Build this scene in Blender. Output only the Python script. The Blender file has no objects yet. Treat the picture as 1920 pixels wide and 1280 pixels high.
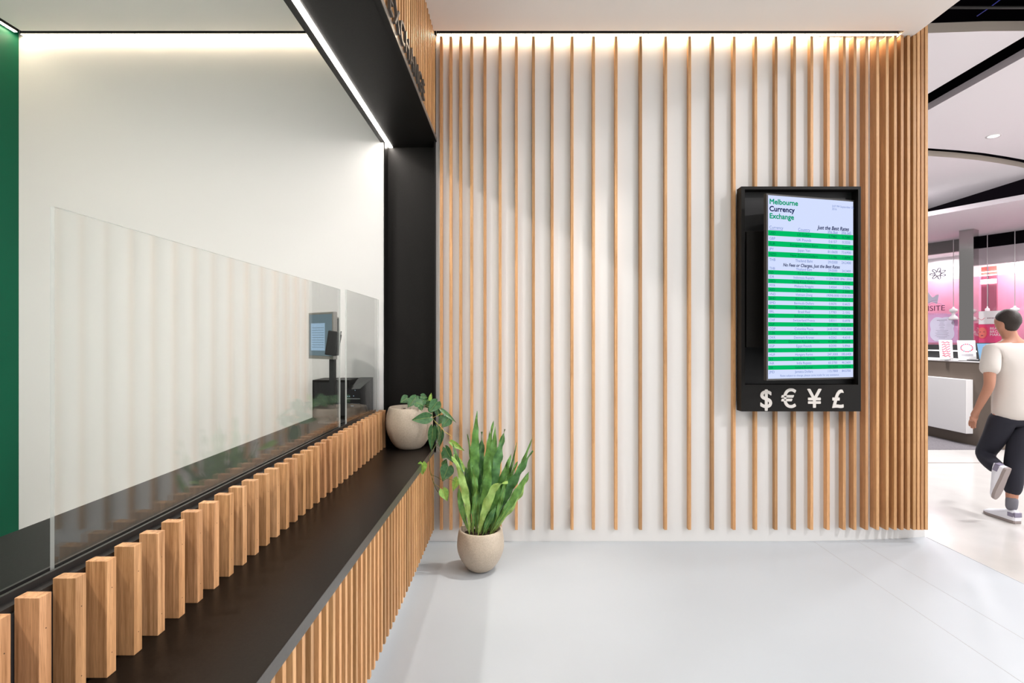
import bpy, bmesh, math, random
from mathutils import Vector, Matrix
random.seed(7)
scn = bpy.context.scene
COL = scn.collection
# ------------------------------------------------------------ camera
F = 1000.0                      # focal length in pixels of a 1920x1280 frame
cam_d = bpy.data.cameras.new('camera'); cam = bpy.data.objects.new('camera', cam_d); COL.objects.link(cam)
cam.location = (0, 0, 1.5); cam.rotation_euler = (math.pi/2, 0, 0)
cam_d.sensor_width = 36; cam_d.sensor_fit = 'HORIZONTAL'; cam_d.lens = 36*F/1920
cam_d.shift_x = -6/1920; cam_d.shift_y = -3/1920
cam_d.clip_start = 0.05
scn.camera = cam
# ------------------------------------------------------------ world, exposure, room lights, added fill lights
scn.view_settings.view_transform = 'Standard'; scn.view_settings.look = 'None'
scn.view_settings.gamma = 1; scn.view_settings.use_curve_mapping = False
scn.view_settings.exposure = 0.0
w = bpy.data.worlds.new('world'); scn.world = w; w.use_nodes = True
bg = w.node_tree.nodes['Background']; bg.inputs[0].default_value = (1.0, 0.985, 0.985, 1)
# the open mall around: brighter towards the shopping street on the right and behind
_n = w.node_tree.nodes.new; _l = w.node_tree.links.new
_tc = _n('ShaderNodeTexCoord'); _d = _n('ShaderNodeVectorMath'); _d.operation = 'DOT_PRODUCT'; _d.inputs[1].default_value = (.975, .05, .18)
_l(_tc.outputs['Generated'], _d.inputs[0])
_m = _n('ShaderNodeMapRange'); _m.inputs[1].default_value = .2; _m.inputs[2].default_value = 1; _m.inputs[3].default_value = .36; _m.inputs[4].default_value = 4.9
_l(_d.outputs['Value'], _m.inputs[0]); _l(_m.outputs[0], bg.inputs[1])

def area(name, loc, size, power, col=(1, .93, .85), rot=(0, 0, 0), shape='DISK', size_y=None, spread=math.pi):
    l = bpy.data.lights.new(name, 'AREA'); l.shape = shape; l.size = size
    if size_y: l.size_y = size_y
    l.energy = power; l.color = col; l.spread = spread
    o = bpy.data.objects.new(name, l); COL.objects.link(o); o.location = loc; o.rotation_euler = rot
    return o
for x in (0.5, 1.9):
    for y in (0.6, 2.4):
        area('unseen_downlight', (x, y, 3.735), .16, 8.5, (1, .96, .92))
area('unseen_downlight', (1.35, 3.50, 3.735), .045, 4.5, (1, .95, .88), rot=(0, .445, 0), spread=.75)  # tilted spot added to throw the fern's shadow on the floor
for y in (-.6, 1.3):
    area('office_fill', (-2.5, y, 3.735), .18, 72, (1, .93, .88))  # unseen fill added to brighten the office wall and ceiling
for p in ((6.3, 9.9), (5.1, 8.7), (4.2, 1.0), (5.9, 3.5), (6.4, 6.2), (7.6, 5.0)):
    area('mall_fill', (p[0], p[1], 4.12), .3, 125, (1, .97, .98))  # unseen fill added to lift the mall ceiling panels and kiosk
area('mall_fill', (8.3, 9.6, 3.66), .3, 30, (1, .96, .97))  # extra fill added to light the shop front
for p in ((8.9, 14.4), (9.85, 12.55), (10.45, 11.2), (11.0, 10.1)):
    area('shop_fill', (p[0], p[1], 3.40), .25, 24, (1, .95, .97))  # fill added inside the shop to brighten its interior

# ------------------------------------------------------------ materials
def mat(name, col, rough=.5, metal=0, emit=None, estr=0, bump=0, bscale=60, var=0, vscale=8, spec=.5, coat=0):
    m = bpy.data.materials.new(name); m.use_nodes = True
    nt = m.node_tree; b = nt.nodes['Principled BSDF']
    b.inputs['Base Color'].default_value = (*col, 1); b.inputs['Roughness'].default_value = rough
    b.inputs['Metallic'].default_value = metal; b.inputs['Specular IOR Level'].default_value = spec
    if coat: b.inputs['Coat Weight'].default_value = coat
    if emit:
        b.inputs['Emission Color'].default_value = (*emit, 1); b.inputs['Emission Strength'].default_value = estr
    if bump or var:
        tc = nt.nodes.new('ShaderNodeTexCoord')
    if var:
        n = nt.nodes.new('ShaderNodeTexNoise'); n.inputs['Scale'].default_value = vscale; n.inputs['Detail'].default_value = 5
        nt.links.new(tc.outputs['Object'], n.inputs['Vector'])
        r = nt.nodes.new('ShaderNodeValToRGB')
        r.color_ramp.elements[0].position = .3; r.color_ramp.elements[1].position = .7
        r.color_ramp.elements[0].color = (*[c*(1-var) for c in col], 1)
        r.color_ramp.elements[1].color = (*[min(1, c*(1+var)) for c in col], 1)
        nt.links.new(n.outputs['Fac'], r.inputs['Fac']); nt.links.new(r.outputs['Color'], b.inputs['Base Color'])
    if bump:
        n2 = nt.nodes.new('ShaderNodeTexNoise'); n2.inputs['Scale'].default_value = bscale; n2.inputs['Detail'].default_value = 4
        nt.links.new(tc.outputs['Object'], n2.inputs['Vector'])
        bp = nt.nodes.new('ShaderNodeBump'); bp.inputs['Strength'].default_value = bump; bp.inputs['Distance'].default_value = .002
        nt.links.new(n2.outputs['Fac'], bp.inputs['Height']); nt.links.new(bp.outputs['Normal'], b.inputs['Normal'])
    return m

def wood(name, cols, rough=.45):
    m = bpy.data.materials.new(name); m.use_nodes = True
    nt = m.node_tree; N = nt.nodes.new; L = nt.links.new; b = nt.nodes['Principled BSDF']
    tc = N('ShaderNodeTexCoord'); oi = N('ShaderNodeObjectInfo')
    mul = N('ShaderNodeMath'); mul.operation = 'MULTIPLY'; mul.inputs[1].default_value = 57.3
    L(oi.outputs['Random'], mul.inputs[0])
    add = N('ShaderNodeVectorMath'); add.operation = 'ADD'
    mp = N('ShaderNodeMapping'); mp.inputs['Scale'].default_value = (85, 85, 2.6)
    L(tc.outputs['Object'], mp.inputs['Vector']); L(mp.outputs['Vector'], add.inputs[0]); L(mul.outputs[0], add.inputs[1])
    n = N('ShaderNodeTexNoise'); n.inputs['Scale'].default_value = 1; n.inputs['Detail'].default_value = 7; n.inputs['Roughness'].default_value = .6
    n.inputs['Distortion'].default_value = .6
    L(add.outputs[0], n.inputs['Vector'])
    # fine pores
    mp2 = N('ShaderNodeMapping'); mp2.inputs['Scale'].default_value = (700, 700, 22)
    L(tc.outputs['Object'], mp2.inputs['Vector'])
    n2 = N('ShaderNodeTexNoise'); n2.inputs['Scale'].default_value = 1; n2.inputs['Detail'].default_value = 2
    L(mp2.outputs['Vector'], n2.inputs['Vector'])
    r = N('ShaderNodeValToRGB'); e = r.color_ramp.elements
    e[0].position = .30; e[1].position = .72
    e[0].color = (*cols[0], 1); e[1].color = (*cols[1], 1)
    L(n.outputs['Fac'], r.inputs['Fac'])
    # board to board tone
    r2 = N('ShaderNodeValToRGB'); e = r2.color_ramp.elements
    e[0].position = 0; e[0].color = (.68, .64, .58, 1); e[1].position = 1; e[1].color = (1.15, 1.05, .98, 1)
    for p, c in ((.25, (1.02, .96, .84)), (.5, (.86, .76, .70)), (.75, (1.08, 1.06, 1.0))):
        k = e.new(p); k.color = (*c, 1)
    L(oi.outputs['Random'], r2.inputs['Fac'])
    mx = N('ShaderNodeMix'); mx.data_type = 'RGBA'; mx.blend_type = 'MULTIPLY'; mx.inputs[0].default_value = 1
    L(r.outputs['Color'], mx.inputs[6]); L(r2.outputs['Color'], mx.inputs[7])
    r3 = N('ShaderNodeValToRGB'); e = r3.color_ramp.elements
    e[0].position = .33; e[0].color = (.72, .68, .62, 1); e[1].position = .5; e[1].color = (1, 1, 1, 1)
    L(n2.outputs['Fac'], r3.inputs['Fac'])
    mx2 = N('ShaderNodeMix'); mx2.data_type = 'RGBA'; mx2.blend_type = 'MULTIPLY'; mx2.inputs[0].default_value = .8
    L(mx.outputs[2], mx2.inputs[6]); L(r3.outputs['Color'], mx2.inputs[7])
    L(mx2.outputs[2], b.inputs['Base Color'])
    bp = N('ShaderNodeBump'); bp.inputs['Strength'].default_value = .15; bp.inputs['Distance'].default_value = .001
    L(n2.outputs['Fac'], bp.inputs['Height']); L(bp.outputs['Normal'], b.inputs['Normal'])
    b.inputs['Roughness'].default_value = rough
    return m

def glassm(name, tint=(.985, .99, .985), rough=.02, ior=1.5, grey=0):
    m = bpy.data.materials.new(name); m.use_nodes = True
    nt = m.node_tree; nt.nodes.clear(); N = nt.nodes.new; L = nt.links.new
    out = N('ShaderNodeOutputMaterial'); t = N('ShaderNodeBsdfTransparent'); t.inputs[0].default_value = (*tint, 1)
    g = N('ShaderNodeBsdfGlossy'); g.inputs['Roughness'].default_value = rough; g.inputs[0].default_value = (1, 1, 1, 1)
    fr = N('ShaderNodeFresnel'); fr.inputs[0].default_value = ior
    ge = N('ShaderNodeNewGeometry'); sb = N('ShaderNodeMath'); sb.operation = 'MULTIPLY_ADD'; sb.inputs[1].default_value = 1/ior-ior; sb.inputs[2].default_value = ior
    L(ge.outputs['Backfacing'], sb.inputs[0]); L(sb.outputs[0], fr.inputs[0])      # same reflectance from either side of the sheet
    mx = N('ShaderNodeMixShader'); L(fr.outputs[0], mx.inputs[0]); L(t.outputs[0], mx.inputs[1]); L(g.outputs[0], mx.inputs[2])
    L(mx.outputs[0], out.inputs[0])
    return m

def emis(name, col, s):
    m = bpy.data.materials.new(name); m.use_nodes = True
    nt = m.node_tree; nt.nodes.clear(); out = nt.nodes.new('ShaderNodeOutputMaterial'); e = nt.nodes.new('ShaderNodeEmission')
    e.inputs[0].default_value = (*col, 1); e.inputs[1].default_value = s; nt.links.new(e.outputs[0], out.inputs[0])
    return m

def leafm(name, c1, c2, scale=30):
    m = mat(name, c1, .42, spec=.45)
    nt = m.node_tree; N = nt.nodes.new; L = nt.links.new; b = nt.nodes['Principled BSDF']
    tc = N('ShaderNodeTexCoord'); n = N('ShaderNodeTexNoise'); n.inputs['Scale'].default_value = scale
    L(tc.outputs['Object'], n.inputs['Vector'])
    r = N('ShaderNodeValToRGB'); r.color_ramp.elements[0].position = .35; r.color_ramp.elements[1].position = .65
    r.color_ramp.elements[0].color = (*c1, 1); r.color_ramp.elements[1].color = (*c2, 1)
    L(n.outputs['Fac'], r.inputs['Fac']); L(r.outputs['Color'], b.inputs['Base Color'])
    b.inputs['Subsurface Weight'].default_value = 0
    return m

M = {}
M['wall'] = mat('white_paint', (.73, .722, .71), .6, bump=.05, bscale=300)
M['ceil'] = mat('ceiling_paint', (.90, .875, .84), .7)
M['green'] = mat('green_paint', (.0015, .085, .042), .40, var=.04, vscale=2, spec=.15)
M['floor'] = mat('pale_grey_tile', (.455, .49, .525), .34, var=.02, vscale=1.6, spec=.3)
M['joint'] = mat('tile_joint', (.45, .45, .46), .7)
M['terrazzo'] = mat('white_terrazzo', (.53, .515, .495), .18, var=.03, vscale=5, spec=.5)
M['carpet'] = mat('grey_carpet', (.13, .12, .13), .95, var=.35, vscale=90, bump=.6, bscale=200)
M['black'] = mat('black_laminate', (.010, .009, .0082), .45, var=.25, vscale=160, spec=.16)
M['desk'] = mat('dark_desk_laminate', (.010, .0105, .010), .42, var=.2, vscale=160, spec=.07)
M['counter'] = mat('black_brown_laminate', (.010, .0075, .006), .33, var=.28, vscale=130, spec=.14, bump=.08, bscale=500)
M['edge'] = mat('laminate_edge', (.060, .056, .050), .30, var=.1, vscale=90, spec=.6)
M['dark'] = mat('matt_black', (.012, .012, .013), .6)
M['slot'] = mat('slot_brown', (.030, .018, .012), .8)
M['dmetal'] = mat('dark_metal', (.045, .043, .042), .35, metal=.6)
M['grey'] = mat('grey_metal', (.30, .30, .30), .35, metal=.7)
M['wood'] = wood('oiled_oak', ((.46, .245, .105), (.74, .45, .225)))
M['woodb'] = wood('spotted_gum', ((.32, .155, .062), (.80, .48, .26)), .4)
M['nail'] = mat('nail_hole', (.06, .03, .015), .8)
M['glass'] = glassm('screen_glass', rough=.035)
M['glass_edge'] = mat('polished_glass_edge', (.62, .64, .62), .15, spec=.8)
M['glass_edge'].node_tree.nodes['Principled BSDF'].inputs['Alpha'].default_value = .55
M['pot'] = mat('speckled_stoneware', (.44, .37, .29), .45, var=.10, vscale=110, bump=.15, bscale=90)
M['soil'] = mat('potting_soil', (.035, .018, .012), .95, var=.5, vscale=60, bump=1, bscale=60)
M['fern'] = leafm('fern_leaf', (.065, .175, .035), (.125, .29, .06))
M['fern2'] = leafm('young_fern_leaf', (.20, .34, .07), (.32, .47, .13))
M['fern3'] = leafm('dark_fern_leaf', (.035, .115, .030), (.075, .20, .05))
M['fern4'] = leafm('mid_fern_leaf', (.085, .21, .045), (.15, .33, .075))
M['rib'] = mat('leaf_midrib', (.36, .42, .12), .5)
M['vine'] = leafm('vine_leaf', (.030, .10, .035), (.065, .17, .06), 60)
M['vine2'] = leafm('young_vine_leaf', (.17, .36, .05), (.30, .50, .10), 60)
M['vstem'] = mat('vine_stem', (.12, .14, .035), .6)
M['ystem'] = mat('yellow_stem', (.55, .42, .10), .6)
M['led_warm'] = emis('warm_led', (1, .82, .60), 42)
M['led_white'] = emis('white_led', (1, .93, .86), 50)
M['symbol'] = mat('brushed_pale_metal', (.70, .66, .62), .45)
M['letter'] = mat('sign_letter_black', (.03, .028, .026), .35)
M['lside'] = mat('sign_letter_side', (.25, .23, .21), .3, metal=.5)
M['scr_bg'] = emis('display_white', (.66, .74, 1.0), 1.0)
M['scr_green'] = emis('display_green', (.0, .50, .13), 1.0)
M['scr_teal'] = emis('display_title_green', (.0, .33, .17), 1.0)
M['scr_navy'] = emis('display_navy', (.01, .02, .10), 1.0)
M['scr_text'] = emis('display_blue_text', (.15, .23, .55), 1.0)
M['scr_dtext'] = emis('display_dark_text', (.0, .13, .06), 1.0)
M['mpanel'] = mat('mall_ceiling', (.90, .87, .89), .7)
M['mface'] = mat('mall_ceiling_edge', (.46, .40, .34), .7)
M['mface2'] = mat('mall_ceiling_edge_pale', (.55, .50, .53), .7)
M['void'] = mat('ceiling_void', (.006, .005, .007), .95, spec=0)
M['brown'] = mat('kiosk_brown', (.145, .112, .088), .6, var=.1, vscale=200)
M['white'] = mat('white_gloss', (.80, .79, .79), .3)
M['pink'] = mat('pink_wall', (.86, .34, .50), .5)
M['rose'] = mat('rose_wall', (.42, .10, .17), .4)
M['mauve'] = mat('mauve_board', (.78, .45, .72), .5)
M['lilac'] = mat('lilac_board', (.80, .78, .95), .5)
M['ltext'] = mat('grey_print', (.22, .20, .28), .6)
M['purple'] = mat('purple_print', (.16, .04, .09), .5)
M['red'] = mat('red_print', (.75, .05, .14), .5)
M['hotpink'] = mat('hot_pink_board', (.72, .07, .20), .5)
M['salmon'] = mat('salmon_print', (.75, .17, .14), .5)
M['mirror'] = mat('polished_column', (.50, .48, .47), .08, metal=1)
M['shopwhite'] = mat('shop_white', (.88, .87, .88), .5, emit=None)
M['blue'] = mat('blue_panel', (.02, .03, .35), .4)
M['skin'] = mat('skin', (.47, .22, .14), .55)
M['hair'] = mat('dark_hair', (.022, .014, .010), .6, bump=.8, bscale=120)
M['tee'] = mat('white_cotton', (.66, .61, .57), .85, bump=.3, bscale=30)
M['trouser'] = mat('navy_black_cloth', (.012, .012, .022), .85, bump=.3, bscale=40)
M['sock'] = mat('grey_cuff', (.16, .155, .18), .9)
M['shoe'] = mat('white_leather', (.76, .76, .82), .5)
M['sole'] = mat('shoe_sole', (.30, .25, .24), .7)
M['laptop'] = emis('laptop_screen', (.35, .62, .95), .9)
M['monitor'] = emis('monitor_screen', (.18, .25, .28), 1.0)
M['monwin'] = emis('monitor_window', (.42, .60, .78), 1.0)
M['silver'] = mat('silver_plastic', (.28, .27, .25), .4)
M['lens'] = emis('lamp_lens', (1, .97, .93), 8)
M['tled'] = emis('status_light', (.5, .8, 1), 1.5)

# ------------------------------------------------------------ mesh helpers
class MB:
    def __init__(s): s.bm = bmesh.new(); s.mats = []
    def mi(s, m):
        if m not in s.mats: s.mats.append(m)
        return s.mats.index(m)
    def faces(s, vs, fs, m, smooth=False):
        bv = [s.bm.verts.new(v) for v in vs]; k = s.mi(m)
        for f in fs:
            try:
                fc = s.bm.faces.new([bv[i] for i in f]); fc.material_index = k; fc.smooth = smooth
            except ValueError: pass
        return bv
    def box(s, a, b, m, mtx=None, bev=0):
        x0, y0, z0 = a; x1, y1, z1 = b
        if x0 > x1: x0, x1 = x1, x0
        if y0 > y1: y0, y1 = y1, y0
        if z0 > z1: z0, z1 = z1, z0
        vs = [Vector(v) for v in ((x0,y0,z0),(x1,y0,z0),(x1,y1,z0),(x0,y1,z0),(x0,y0,z1),(x1,y0,z1),(x1,y1,z1),(x0,y1,z1))]
        if mtx: vs = [mtx @ v for v in vs]
        bv = s.faces(vs, ((0,3,2,1),(4,5,6,7),(0,1,5,4),(1,2,6,5),(2,3,7,6),(3,0,4,7)), m)
        if bev:
            es = {e for v in bv for e in v.link_edges}
            bmesh.ops.bevel(s.bm, geom=list(es), offset=bev, segments=2, affect='EDGES', profile=.5)
        return s
    def prism(s, pts, z0, z1, m, side=None):
        n = len(pts)
        ar = sum(pts[i][0]*pts[(i+1) % n][1]-pts[(i+1) % n][0]*pts[i][1] for i in range(n))
        if ar < 0: pts = pts[::-1]
        vs = [(p[0], p[1], z0) for p in pts]+[(p[0], p[1], z1) for p in pts]
        bv = s.faces(vs, [tuple(range(n-1, -1, -1)), tuple(range(n, 2*n))], m)
        k = s.mi(side or m)
        for i in range(n):
            j = (i+1) % n
            f = s.bm.faces.new((bv[i], bv[j], bv[n+j], bv[n+i])); f.material_index = k
        return s
    def lathe(s, prof, m, seg=48, c=(0,0,0)):
        rings = []
        k = s.mi(m)
        for r, z in prof:
            if r < 1e-6: rings.append([s.bm.verts.new((c[0], c[1], c[2]+z))])
            else: rings.append([s.bm.verts.new((c[0]+r*math.cos(2*math.pi*i/seg), c[1]+r*math.sin(2*math.pi*i/seg), c[2]+z)) for i in range(seg)])
        for a, b in zip(rings, rings[1:]):
            for i in range(seg):
                j = (i+1) % seg
                if len(a) == 1 and len(b) == 1: continue
                if len(a) == 1: f = s.bm.faces.new((a[0], b[j], b[i]))
                elif len(b) == 1: f = s.bm.faces.new((a[i], a[j], b[0]))
                else: f = s.bm.faces.new((a[i], a[j], b[j], b[i]))
                f.material_index = k; f.smooth = True
        return s
    def tube(s, pts, r, m, seg=8, cap=True):
        pts = [Vector(p) for p in pts]; k = s.mi(m); rings = []
        rr = r if isinstance(r, (list, tuple)) else [r]*len(pts)
        up = Vector((0, 0, 1))
        for i, p in enumerate(pts):
            t = (pts[min(i+1, len(pts)-1)]-pts[max(i-1, 0)]).normalized()
            a = t.cross(up)
            if a.length < .05: a = t.cross(Vector((1, 0, 0)))
            a.normalize(); b = t.cross(a).normalized()
            rings.append([s.bm.verts.new(p+a*rr[i]*math.cos(2*math.pi*j/seg)+b*rr[i]*math.sin(2*math.pi*j/seg)) for j in range(seg)])
        for a, b in zip(rings, rings[1:]):
            for j in range(seg):
                f = s.bm.faces.new((a[j], a[(j+1) % seg], b[(j+1) % seg], b[j])); f.material_index = k; f.smooth = True
        if cap:
            for rg in (rings[0], rings[-1]):
                f = s.bm.faces.new(rg); f.material_index = k
        return s
    def text(s, txt, m, size, mtx, align='LEFT', off=0, ext=0, sx=1, shear=0, side=None):
        if off:
            for k in range(8):
                a = k*math.pi/4
                s.text(txt, m, size, mtx @ Matrix.Translation((off*math.cos(a), off*math.sin(a), .00006*k)), align, 0, ext, sx, shear, side)
            return s
        c = bpy.data.curves.new('t', 'FONT'); c.body = txt; c.size = size; c.align_x = align; c.offset = off; c.extrude = ext; c.shear = shear
        c.resolution_u = 3 if size < .03 else 6
        o = bpy.data.objects.new('t', c); COL.objects.link(o)
        dg = bpy.context.evaluated_depsgraph_get(); me = bpy.data.meshes.new_from_object(o.evaluated_get(dg))
        k = s.mi(m); ks = s.mi(side) if side else k
        vs = [s.bm.verts.new(mtx @ Vector((v.co.x*sx, v.co.y, v.co.z))) for v in me.vertices]
        for p in me.polygons:
            try:
                f = s.bm.faces.new([vs[i] for i in p.vertices]); f.material_index = k if abs(p.normal.z) > .5 else ks
            except ValueError: pass
        bpy.data.objects.remove(o); bpy.data.curves.remove(c); bpy.data.meshes.remove(me)
        return s
    def build(s, name, parent=None, loc=None, fix=True):
        if fix: bmesh.ops.recalc_face_normals(s.bm, faces=s.bm.faces)
        me = bpy.data.meshes.new(name); s.bm.to_mesh(me); s.bm.free()
        for m in s.mats: me.materials.append(m)
        o = bpy.data.objects.new(name, me); COL.objects.link(o)
        if loc: o.location = loc
        if parent: o.parent = parent
        return o

def tag(o, label, cat, group=None, kind=None):
    o['label'] = label; o['category'] = cat
    if group: o['group'] = group
    if kind: o['kind'] = kind
    return o
def struct(o):
    o['kind'] = 'structure'; return o
def empty(name, loc, label, cat, group=None, rz=0):
    o = bpy.data.objects.new(name, None); COL.objects.link(o); o.location = loc; o.rotation_euler = (0, 0, rz); o.empty_display_size = .05
    return tag(o, label, cat, group)
def local(par, o):          # mesh was modelled in world coordinates: keep it there under its parent
    o.parent = par; o.matrix_parent_inverse = Matrix.Translation(-par.location) if par.rotation_euler.z == 0 else par.matrix_basis.inverted()
    return o
ORD = ['', 'first', 'second', 'third', 'fourth', 'fifth', 'sixth', 'seventh', 'eighth', 'ninth', 'tenth', 'eleventh', 'twelfth',
       'thirteenth', 'fourteenth', 'fifteenth', 'sixteenth', 'seventeenth', 'eighteenth', 'nineteenth', 'twentieth']
def P(px, py, Y):           # the point at depth Y that this spot of the photograph shows
    return Vector(((px-966)*Y/F, Y, 1.5-(py-637)*Y/F))

# ------------------------------------------------------------ dimensions (metres)
W = 3.975          # white wall plane
SF = 3.938         # front of the wall battens
CE = 3.75          # ceiling underside
XE = -.598         # counter front edge
ZC = .71           # ledge top
# ------------------------------------------------------------ room shell
b = MB(); b.box((-3.75, -3, -.05), (3.13, 4.3, 0), M['floor']); struct(b.build('floor'))
b = MB(); b.box((-3.70, -3, 0), (-1.37, W, .004), M['white']); struct(b.build('floor'))  # unseen white floor added to bounce light up to the office ceiling
b = MB(); b.box((3.13, -3, -.05), (16, 7.28, -.0005), M['terrazzo']); b.box((1.0, 4.3, -.05), (3.13, 7.28, -.0005), M['terrazzo']); struct(b.build('floor'))
b = MB(); b.box((1.0, 7.28, -.05), (16, 17, .004), M['carpet']); struct(b.build('floor'))
for x, y0, y1 in ((2.222, -2.5, 3.97), (2.552, -2.5, 3.99)):
    b = MB(); b.box((x-.0016, y0, 0), (x+.0016, y1, .0006), M['joint']); struct(b.build('trim_1'))
b = MB(); b.box((3.126, -3, 0), (3.132, 4.06, .0012), M['joint']); struct(b.build('trim_2'))
b = MB(); b.box((1.2, 6.505, -.0005), (16, 6.525, .0008), M['brown']); struct(b.build('trim_3'))
# white wall with its right end bending back
def wall_y(x): return W if x < 1.9 else W+.088*((x-1.9)/1.22)**2
b = MB()
xs = [-.59]+[1.9+1.22*i/16 for i in range(17)]
b.prism([(x, wall_y(x)) for x in xs]+[(3.12, 4.25), (-.59, 4.25)], 0, 4.4, M['wall']); b.box((-.70, W, 0), (-.59, 4.25, ZC-.05), M['wall']); struct(b.build('wall_back'))
b = MB(); b.box((-3.9, W, 0), (-.98, W+.2, 4.4), M['wall']); struct(b.build('wall_office'))
b = MB(); b.box((-.98, 4.10, ZC-.05), (-.59, 4.25, 4.4), M['black']); struct(b.build('wall_recess'))
b = MB(); b.box((-3.85, -3, 0), (-3.70, W, 4.4), M['green']); struct(b.build('wall_left'))
# ceiling with cove slots along the walls
b = MB(); b.box((-3.60, -3, CE), (-1.005, 3.885, CE+.3), M['ceil']); b.box((-.605, -3, CE), (2.947, 3.885, CE+.3), M['ceil'])
b.box((2.84, 3.885, CE), (2.947, 3.975, CE+.3), M['ceil'])
struct(b.build('ceiling'))
b = MB(); b.box((-3.70, -3, CE+.055), (-3.60, 3.975, CE+.30), M['slot']); b.box((-3.60, 3.885, CE+.055), (-1.005, W, CE+.3), M['slot'])
b.box((-.605, 3.885, CE+.055), (2.84, W, CE+.3), M['slot'])
b.box((-3.602, -3, CE+.002), (-3.598, 3.88, CE+.055), M['slot']); b.box((-3.6, 3.883, CE+.002), (-1.005, 3.887, CE+.055), M['slot'])
b.box((-.605, 3.883, CE+.002), (2.838, 3.887, CE+.055), M['slot'])
struct(b.build('trim_4'))
def cove(a, c, label, grp='cove light strips'):
    t = empty('cove_light', ((a[0]+c[0])/2, (a[1]+c[1])/2, CE+.02), label, 'light', grp)
    b = MB(); b.box((a[0]+.002, a[1]+.002, CE+.0115), (c[0]-.002, c[1]-.002, CE+.0125), M['led_warm']); local(t, b.build('diffuser'))
    b = MB(); b.box((a[0], a[1], CE+.0127), (c[0], c[1], CE+.054), M['dark']); b.box((a[0], a[1], CE+.010), (c[0], a[1]+.0018, CE+.0127), M['dark']); local(t, b.build('housing'))
cove((-.58, 3.938, 0), (2.83, 3.971, 0), 'glowing light strip in the ceiling slot above the timber battens')
cove((-3.66, 3.938, 0), (-1.03, 3.971, 0), 'glowing light strip in the ceiling slot above the plain office wall')
cove((-3.685, -2, 0), (-3.655, 3.92, 0), 'glowing light strip in the ceiling slot above the green wall')
# recessed downlights over the customer side (behind and above the viewer)
for i, (x, y) in enumerate(((.5, .6), (.5, 2.4), (1.9, .6), (1.9, 2.4))):
    b = MB(); b.lathe([(.082, 0), (.095, 0), (.095, -.006), (.082, -.010)], M['white'], 32, (x, y, CE))
    struct(b.build('ceiling_ring'))

# ------------------------------------------------------------ portal: header, recess, light
por = empty('service_portal', (-.8, 4.0, 2.972), 'black portal header and jamb framing the service counter opening', 'portal')
ZS = 2.972
b = MB(); b.box((-1.005, -2, ZS), (-.612, 3.974, CE+.2), M['black']); b.box((-.979, 3.974, ZS), (-.592, 4.098, CE+.2), M['black']); b.box((-.614, -2, ZS), (-.585, 3.972, ZS+.006), M['black'])
local(por, b.build('header'))
b = MB(); b.box((-.589, -2, ZS+.004), (-.583, 3.972, ZS+.034), M['lside']); local(por, b.build('edge_strip'))
b = MB(); b.box((-.979, 4.082, ZC+.001), (-.592, 4.099, ZS), M['black']); b.box((-.979, W-.004, ZC+.001), (-.972, 4.099, ZS), M['black']); b.box((-.600, W-.03, ZC+.001), (-.591, 4.099, ZS), M['black'])
local(por, b.build('jamb'))
b = MB(); b.box((-.966, -1.5, ZS-.004), (-.938, 4.075, ZS+.001), M['led_white']); o = local(por, b.build('light_strip')); o['label'] = 'glowing white light strip'
# fascia slats, one mesh copied
b = MB(); b.box((-.022, -.011, ZS+.012), (0, .011, CE-.001), M['wood'], bev=.0012); proto = b.build('slat')
i = 0; y = 3.945
while y > 1.7:
    o = proto if i == 0 else proto.copy()
    if i: COL.objects.link(o)
    o.location = (-.592, y, 0); local(por, o)
    y -= .0635; i += 1
sg = empty('sign_lettering', (-.585, 2.4, 3.006), 'black raised letters reading CURRENCY EXCHANGE along the slatted header', 'sign')
yy = 3.40
for ch in reversed('CURRENCY EXCHANGE'):
    wd = {'E': .108, 'G': .132, 'N': .130, 'A': .125, 'H': .130, 'C': .125, 'X': .122, ' ': .08, 'Y': .12, 'R': .125, 'U': .130}[ch]
    yy -= wd
    if ch == ' ' or yy < 1.6: continue
    m = Matrix(((0, 0, 1, -.576), (1, 0, 0, yy), (0, 1, 0, 3.007), (0, 0, 0, 1)))
    b = MB(); b.text(ch, M['letter'], .160, m, ext=.007, side=M['edge'])
    local(sg, b.build('letter'))

# ------------------------------------------------------------ service counter
ctr = empty('service_counter', (-.9, 2.4, 0), 'long service counter with black ledge, timber slatted front and timber blocks', 'counter')
b = MB(); b.box((-.99, -.8, ZC-.045), (XE, 3.93, ZC), M['counter']); b.box((-.99, 3.93, ZC-.045), (-.6, 4.081, ZC), M['counter'])
b.box((XE-.0008, -.8, ZC-.044), (XE+.0008, 3.929, ZC-.0015), M['edge'])
o = local(ctr, b.build('ledge')); o['label'] = 'black ledge with dark edging'
b = MB(); b.box((-1.36, -.8, .08), (-.642, 3.97, ZC-.046), M['dark']); b.box((-1.36, -.8, 0), (-.66, 3.97, .08), M['wall']); local(ctr, b.build('body'))
b = MB(); b.box((-1.09, -.8, ZC+.001), (-1.005, 3.97, .952), M['dark']); local(ctr, b.build('upstand'))
b = MB(); b.box((-1.412, -.8, .925), (-1.092, 3.972, .960), M['desk']); b.box((-1.40, -.8, ZC-.04), (-1.10, 3.97, .924), M['dark']); local(ctr, b.build('desk_top'))
b = MB(); b.box((-1.09, -.8, .953), (-1.012, 3.972, .966), M['dmetal'])
b.box((-1.066, -.8, .966), (-1.059, 3.97, .982), M['dmetal']); b.box((-1.044, -.8, .966), (-1.036, 3.97, .982), M['dmetal'])
local(ctr, b.build('rail'))
b = MB(); b.box((-.040, -.011, .097), (0, .011, ZC-.046), M['wood'], bev=.0012); proto = b.build('slat')
i = 0; y = 1.376-.0637*12+.011
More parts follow.
